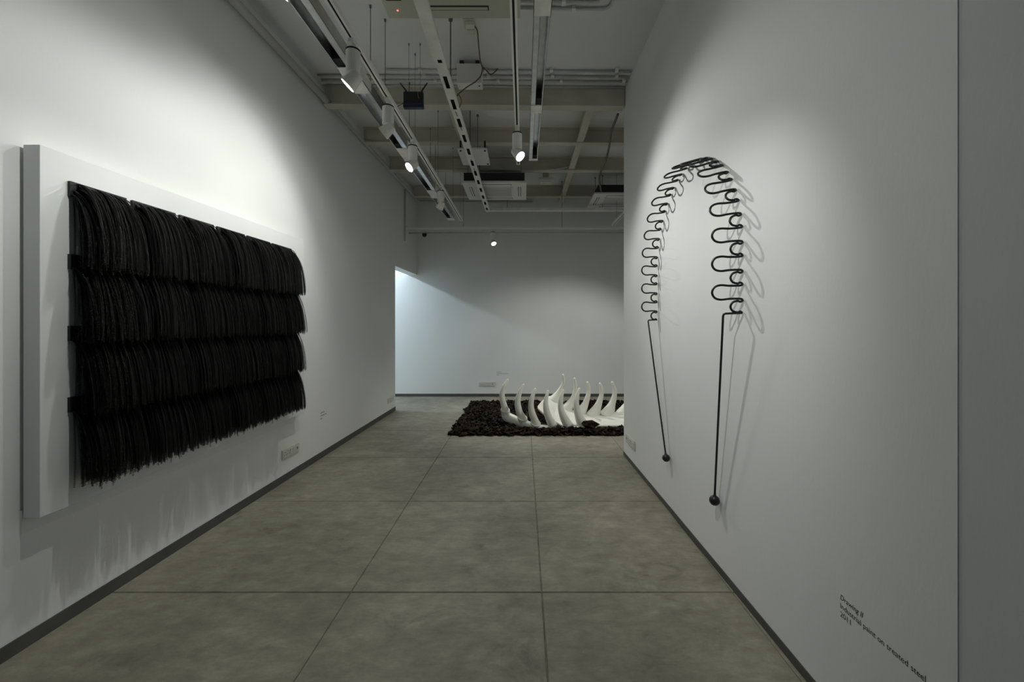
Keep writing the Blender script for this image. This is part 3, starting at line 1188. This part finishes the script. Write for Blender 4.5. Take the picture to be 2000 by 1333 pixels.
for px in (991, 1176):
    rod(P(px, 400, TY1).x, TY1 - 0.04, ZTY + 0.05, 'thin wire holding the cross cable channel at the far end', 0.004).__setitem__('group', 'wires holding the cross channel')
for y in (4.9, 6.9):
    rod(1.62, y, ZT + 0.036, 'thin wire holding the track behind the right wall', 0.002).__setitem__('group', 'wires holding the track behind the right wall')
for y in (1.6, 2.9, 4.2):
    rod(-0.055, y, ZT + 0.036, 'thin wire from ceiling holding the middle lighting track', 0.002).__setitem__('group', 'wires holding the middle track')


def cassette(label, x0, x1, y0, y1, z, zb, body_in=0.05, m=M_AC, name='air_conditioner'):
    """ceiling cassette: casing, face panel, intake grille with slats, four louvre slots with vanes"""
    cx, cy = (x0 + x1) / 2, (y0 + y1) / 2
    hx, hy = (x1 - x0) / 2, (y1 - y0) / 2
    t = thing(name, label, 'air conditioner', (cx, cy, z))
    MB().box(-hx + body_in, hx - body_in, -hy + body_in, hy - body_in, 0.028, zb - z).build('casing', M_DARK if m is M_WHITE else M_AC, t)  # white units get a dark casing colour that stands for shadow
    fp = MB()
    gx, gy = hx * 0.56, hy * 0.56
    # face panel as a frame around the grille
    fp.box(-hx, hx, -hy, -gy, 0, 0.03).box(-hx, hx, gy, hy, 0, 0.03).box(-hx, -gx, -gy, gy, 0, 0.03).box(gx, hx, -gy, gy, 0, 0.03)
    fp.build('face_panel', m, t, bevel=0.004)
    MB().box(-gx, gx, -gy, gy, 0.022, 0.027).build('filter', M_DARK, t)
    gr = MB().box(-gx, gx, -gy, -gy + 0.02, -0.004, 0.01).box(-gx, gx, gy - 0.02, gy, -0.004, 0.01).box(-gx, -gx + 0.02, -gy, gy, -0.004, 0.01).box(gx - 0.02, gx, -gy, gy, -0.004, 0.01).build('grille_frame', m, t)
    n = 14
    for k in range(n):
        yk = -gy + 0.02 + (2 * gy - 0.04) * (k + 0.5) / n
        MB().box(-gx + 0.02, gx - 0.02, yk - 0.006, yk + 0.006, 0.0, 0.012).build('slat', m, gr)
    for sx, sy, lx, ly in ((0, 1, gx * 0.95, 0.022), (0, -1, gx * 0.95, 0.022), (1, 0, 0.022, gy * 0.95), (-1, 0, 0.022, gy * 0.95)):
        ux, uy = sx * (hx + gx) / 2, sy * (hy + gy) / 2
        s_ = MB().box(ux - lx, ux + lx, uy - ly, uy + ly, -0.0015, 0.001).build('louvre_slot', M_DARK, t)
        vx, vy = (lx * 0.97, ly * 0.55) if sy else (lx * 0.55, ly * 0.97)
        MB().box(ux - vx, ux + vx, uy - vy, uy + vy, -0.006, -0.002).build('vane', m, s_)
    return t


ac = cassette('beige ceiling cassette air conditioner with red light near the entrance end', -1.03, -0.02, 2.12, 3.06, 3.84, ZC)
MB().box(-0.42, -0.41, 0.385, 0.395, -0.003, 0.0).build('indicator_light', M_LED, ac)
MB().box(-0.47, -0.36, 0.26, 0.30, -0.0015, 0.0).build('display_strip', M_DARK, ac)
cassette('white hanging cassette air conditioner behind the slotted cable tray', -0.925, 0.05, 5.96, 6.80, 3.60, 3.76, 0.03, M_WHITE)
for sx, sy in ((-0.40, -0.36), (0.40, -0.36), (-0.40, 0.36), (0.40, 0.36)):
    rod(-0.4375 + sx, 6.38 + sy, 3.76, 'thin rod holding the white hanging air conditioner', 0.004).__setitem__('group', 'rods holding the white air conditioner')
cassette('white hanging cassette air conditioner partly hidden behind the right wall', 1.17, 2.10, 6.55, 7.35, 3.62, 3.80, 0.08, M_WHITE)
for sx, sy in ((-0.33, -0.28), (0.33, -0.28), (-0.33, 0.28), (0.33, 0.28)):
    rod(1.635 + sx, 6.95 + sy, 3.80, 'thin rod holding the air conditioner behind the right wall', 0.004).__setitem__('group', 'rods holding the right air conditioner')

# hanging white access panel
t = thing('hanging_panel', 'flat white panel hanging on a rod behind the slotted cable tray', 'panel', (-0.65, 5.30, 3.70))
MB().box(-0.19, 0.19, -0.26, 0.26, 0, 0.02).build('board', M_WHITE, t, bevel=0.003)
for sx, sy in ((-0.15, -0.22), (0.16, -0.22), (0.16, 0.2)):
    MB().tube([(sx, sy, -0.01), (sx, sy, 0.12)], 0.012, 8).build('clamp', M_SLOT, t)
rod(-0.578, 5.05, 3.72, 'dark rod with round anchor holding the flat white panel', 0.005)
for x, y in ((-0.80, 5.5), (-0.50, 5.5)):
    rod(x, y, 3.72, 'thin back rod holding the flat white panel', 0.003).__setitem__('group', 'back rods of the white panel')

# small flat lamp and conduit beyond
p = P(1066, 350, 6.9)
t = thing('smoke_detector_box', 'small white square box fixed below the ceiling beside the hanging air conditioner', 'junction box', (p.x, 6.95, 3.96))
MB().box(-0.13, 0.13, -0.10, 0.10, 0.0, 0.05).build('base', M_WHITE, t, bevel=0.004)
MB().box(-0.10, 0.10, -0.07, 0.07, -0.022, 0.0).build('cover', M_TRAY, t, bevel=0.004)
MB().box(-0.05, 0.05, -0.05, 0.05, 0.05, ZC - 3.96).build('spacer', M_BEAM, t)

# ceiling rose socket with cable, junction box, router
p = P(917, 44, 3.50)
t = thing('ceiling_socket', 'white ceiling socket with plug behind the beige air conditioner', 'socket', (p.x, 3.50, ZC))
MB().box(-0.05, 0.05, -0.06, 0.06, -0.015, 0).build('plate', M_PLAS, t, bevel=0.003)
MB().box(-0.03, 0.045, -0.045, 0.005, -0.055, -0.015).build('plug', M_WHITE, t, bevel=0.006)
MB().box(-0.03, 0.03, 0.07, 0.13, -0.012, 0).build('blank_plate', M_PLAS, t, bevel=0.002)
cb = [P(924, 48, 3.49), P(932, 60, 3.52), P(935, 90, 3.64), P(938, 118, 3.85), P(942, 133, 3.93), P(939, 148, 3.94), P(928, 160, 3.93), P(912, 170, 3.86), P(896, 183, 3.75), P(893, 187, 3.62)]
tag(MB().tube([Vector(q) for q in smooth_path([tuple(c) for c in cb], 6)], 0.0055, 6).build('power_cable', M_BRN, None, True), 'brown cable looping from ceiling socket past the junction box to the tray', 'cable')
cb = [P(893, 183, 3.70), P(899, 190, 3.70), P(901, 200, 3.70), P(897, 210, 3.70)]
tag(MB().tube([Vector(q) for q in smooth_path([tuple(c) for c in cb], 6)], 0.005, 6).build('yellow_cable', M_YEL, None, True), 'short yellow cable hanging from the slotted cable tray', 'cable')
cb = [P(943, 131, 4.05), P(951, 139, 4.07), P(957, 145, 4.08), P(965, 142, 4.1), P(972, 134, 4.13)]
tag(MB().tube([Vector(q) for q in smooth_path([tuple(c) for c in cb], 6)], 0.005, 6).build('drooping_cable', M_BRN, None, True), 'short brown cable drooping between junction box and ceiling conduit', 'cable')
t = thing('junction_box', 'white metal junction box hanging in front of the ceiling beam', 'junction box', (P(917, 145, 4.0).x, 4.0, 3.90))
MB().box(-0.125, 0.125, -0.02, 0.10, 0.0, 0.195).build('body', M_TRAY, t, bevel=0.003)
MB().box(-0.115, 0.115, -0.024, -0.02, 0.01, 0.185).build('lid', M_WHITE, t, bevel=0.001)
MB().box(-0.10, -0.06, 0.0, 0.08, 0.195, ZC - 3.90).box(0.06, 0.10, 0.0, 0.08, 0.195, ZC - 3.90).build('hanger', M_DARK, t)
MB().lathe([(0.008, -0.004), (0.008, 0)], 8, Matrix.Translation((0.095, 0.03, 0))).build('screw', M_SLOT, t)

p = P(808.5, 213, 3.75)
t = thing('network_router', 'black and blue network router with two antennas hung below the beam', 'router', (p.x, 3.75, p.z))
MB().box(-0.092, 0.092, -0.03, 0.012, 0.035, 0.150).build('body', M_ROUT, t, bevel=0.006)
MB().box(-0.094, 0.094, -0.034, 0.016, 0.0, 0.040).build('front_band', M_ROUTB, t, bevel=0.006)
for sx, ax in ((-1, -0.055), (1, 0.05)):
    MB().tube([(sx * 0.075, 0.0, 0.145), (sx * 0.075, 0.0, 0.175)], 0.009, 8).tube([(sx * 0.075, 0, 0.172), (sx * 0.075 + ax, 0, 0.245)], [0.008, 0.005], 8).build('antenna', M_ROUT, t)
MB().tube([(0.045, -0.034, 0.14), (0.05, -0.045, 0.10), (0.058, -0.045, 0.075)], 0.004, 6).build('network_plug', M_YEL, t)
MB().tube([(-0.09, 0, 0.06), (-0.16, 0.02, 0.035), (-0.22, 0.03, 0.06), (-0.25, 0.05, 0.13)], 0.003, 6).build('lead', M_SLOT, t)
for sx in (-0.05, 0.055):
    rod(p.x + sx, 3.76, p.z + 0.15, 'thin wire holding the black network router', 0.0018).__setitem__('group', 'wires holding the router')


# conduits
def conduit(label, pts, rad, clips=(), m=M_COND, name='conduit'):
    t = thing(name, label, 'pipe', pts[0])
    o_ = Vector(pts[0])
    MB().tube([Vector(q) - o_ for q in pts], rad, 10).build('pipe', m, t, True)
    for c in clips:
        c = Vector(c) - o_
        MB().box(c.x - 0.016, c.x + 0.016, c.y - rad - 0.012, c.y + rad + 0.012, c.z - rad - 0.004, c.z + rad + 0.002).build('clip', M_WHITE, t)
    return t


for k, (y, x0, lab) in enumerate(((4.13, -1.42, 'first'), (4.22, -2.18, 'second'), (4.305, -2.18, 'third'))):
    z = ZC - 0.016
    clips = [(x, y, z) for x in np.arange(x0 + 0.35 + 0.1 * k, 1.1, 0.68)]
    conduit('%s thin painted conduit across the ceiling counted towards the beam' % lab, [(x0, y, z), (1.13, y + 0.03, z)], 0.011, clips)
conduit('thin painted conduit lying on the near beam top edge', [(-2.18, 4.40, ZC - 0.014), (1.13, 4.435, ZC - 0.014)], 0.010)
z = ZC - 0.016
conduit('bent conduit ending with a corner in front of the right metal trough', [(-0.1, 3.315, z), (0.66, 3.33, z), (0.70, 3.32, z), (0.725, 3.28, z), (0.74, 3.0, z)], 0.012, [(0.42, 3.325, z)])
conduit('shorter bent conduit with a corner next to the longer one', [(-0.1, 3.245, z), (0.58, 3.26, z), (0.62, 3.25, z), (0.64, 3.2, z), (0.65, 3.0, z)], 0.012, [(0.33, 3.255, z)])
# pipes high on the left wall
zp = 3.965
Y1 = 4.58
a, b, c = left_at(-1.5) + Vector((0.06, 0, zp)), left_at(Y1) + Vector((0.06, 0, zp)), left_at(7.98) + Vector((0.05, 0, zp - 0.01))
conduit('thick painted pipe along the top of the left wall', [a, b], 0.036, (), M_PIPE, 'wall_pipe')
conduit('thinner painted pipe running on along the left wall top and turning along the back', [b + Vector((0, 0.005, 0)), c, c + Vector((0.03, 0.03, -0.01)), Vector((-0.9, 8.03, zp - 0.03)), Vector((0.2, 8.03, zp - 0.03))], 0.024, (), M_PIPE, 'wall_pipe')
v0 = left_at(7.30)
conduit('thin vertical conduit on the left wall above the doorway', [v0 + Vector((0.016, 0, 3.95)), v0 + Vector((0.016, 0, 3.0))], 0.012)
conduit('slim bar under the back lighting track along the back wall', [(left_at(7.5).x + 0.02, 7.5, 3.19), (3.9, 7.5, 3.19)], 0.016)
q1 = [P(1207, 223, 4.56), P(1194, 258, 4.90), P(1190, 285, 5.20), P(1184, 310, 5.5), P(1171, 345, 5.95), P(1173, 368, 6.4), P(1174, 373, 6.52)]
conduit('dark flexible conduit sagging towards the air conditioner behind the right wall', [Vector(v) for v in smooth_path([tuple(x) for x in q1], 5)], 0.014, (), M_WIRE, 'flexible_conduit')
q2 = [P(880, 326, 6.25), P(960, 330, 6.25), P(1040, 333, 6.25), P(1090, 330, 6.25), P(1117, 324, 6.25)]
conduit('thin cable sagging just before the third ceiling beam', [Vector(v) for v in smooth_path([tuple(x) for x in q2], 5)], 0.008, (), M_COND, 'sagging_cable')

# dome camera below the back track
p = P(829, 452, YR)
t = thing('security_camera', 'small black dome camera hanging from the back track', 'camera', (p.x, YR, 3.19))
MB().tube([(0, 0, 0.055), (0, 0, -0.02)], 0.008, 8).build('stem', M_WHITE, t)
MB().lathe([(0.044, -0.045), (0.046, -0.03), (0.034, -0.022), (0.014, -0.018)], 20).build('mount', M_ROUT, t, True)
MB().lathe([(0.003, -0.092), (0.022, -0.087), (0.036, -0.072), (0.042, -0.046)], 20).build('dome', M_GLASSB, t, True)
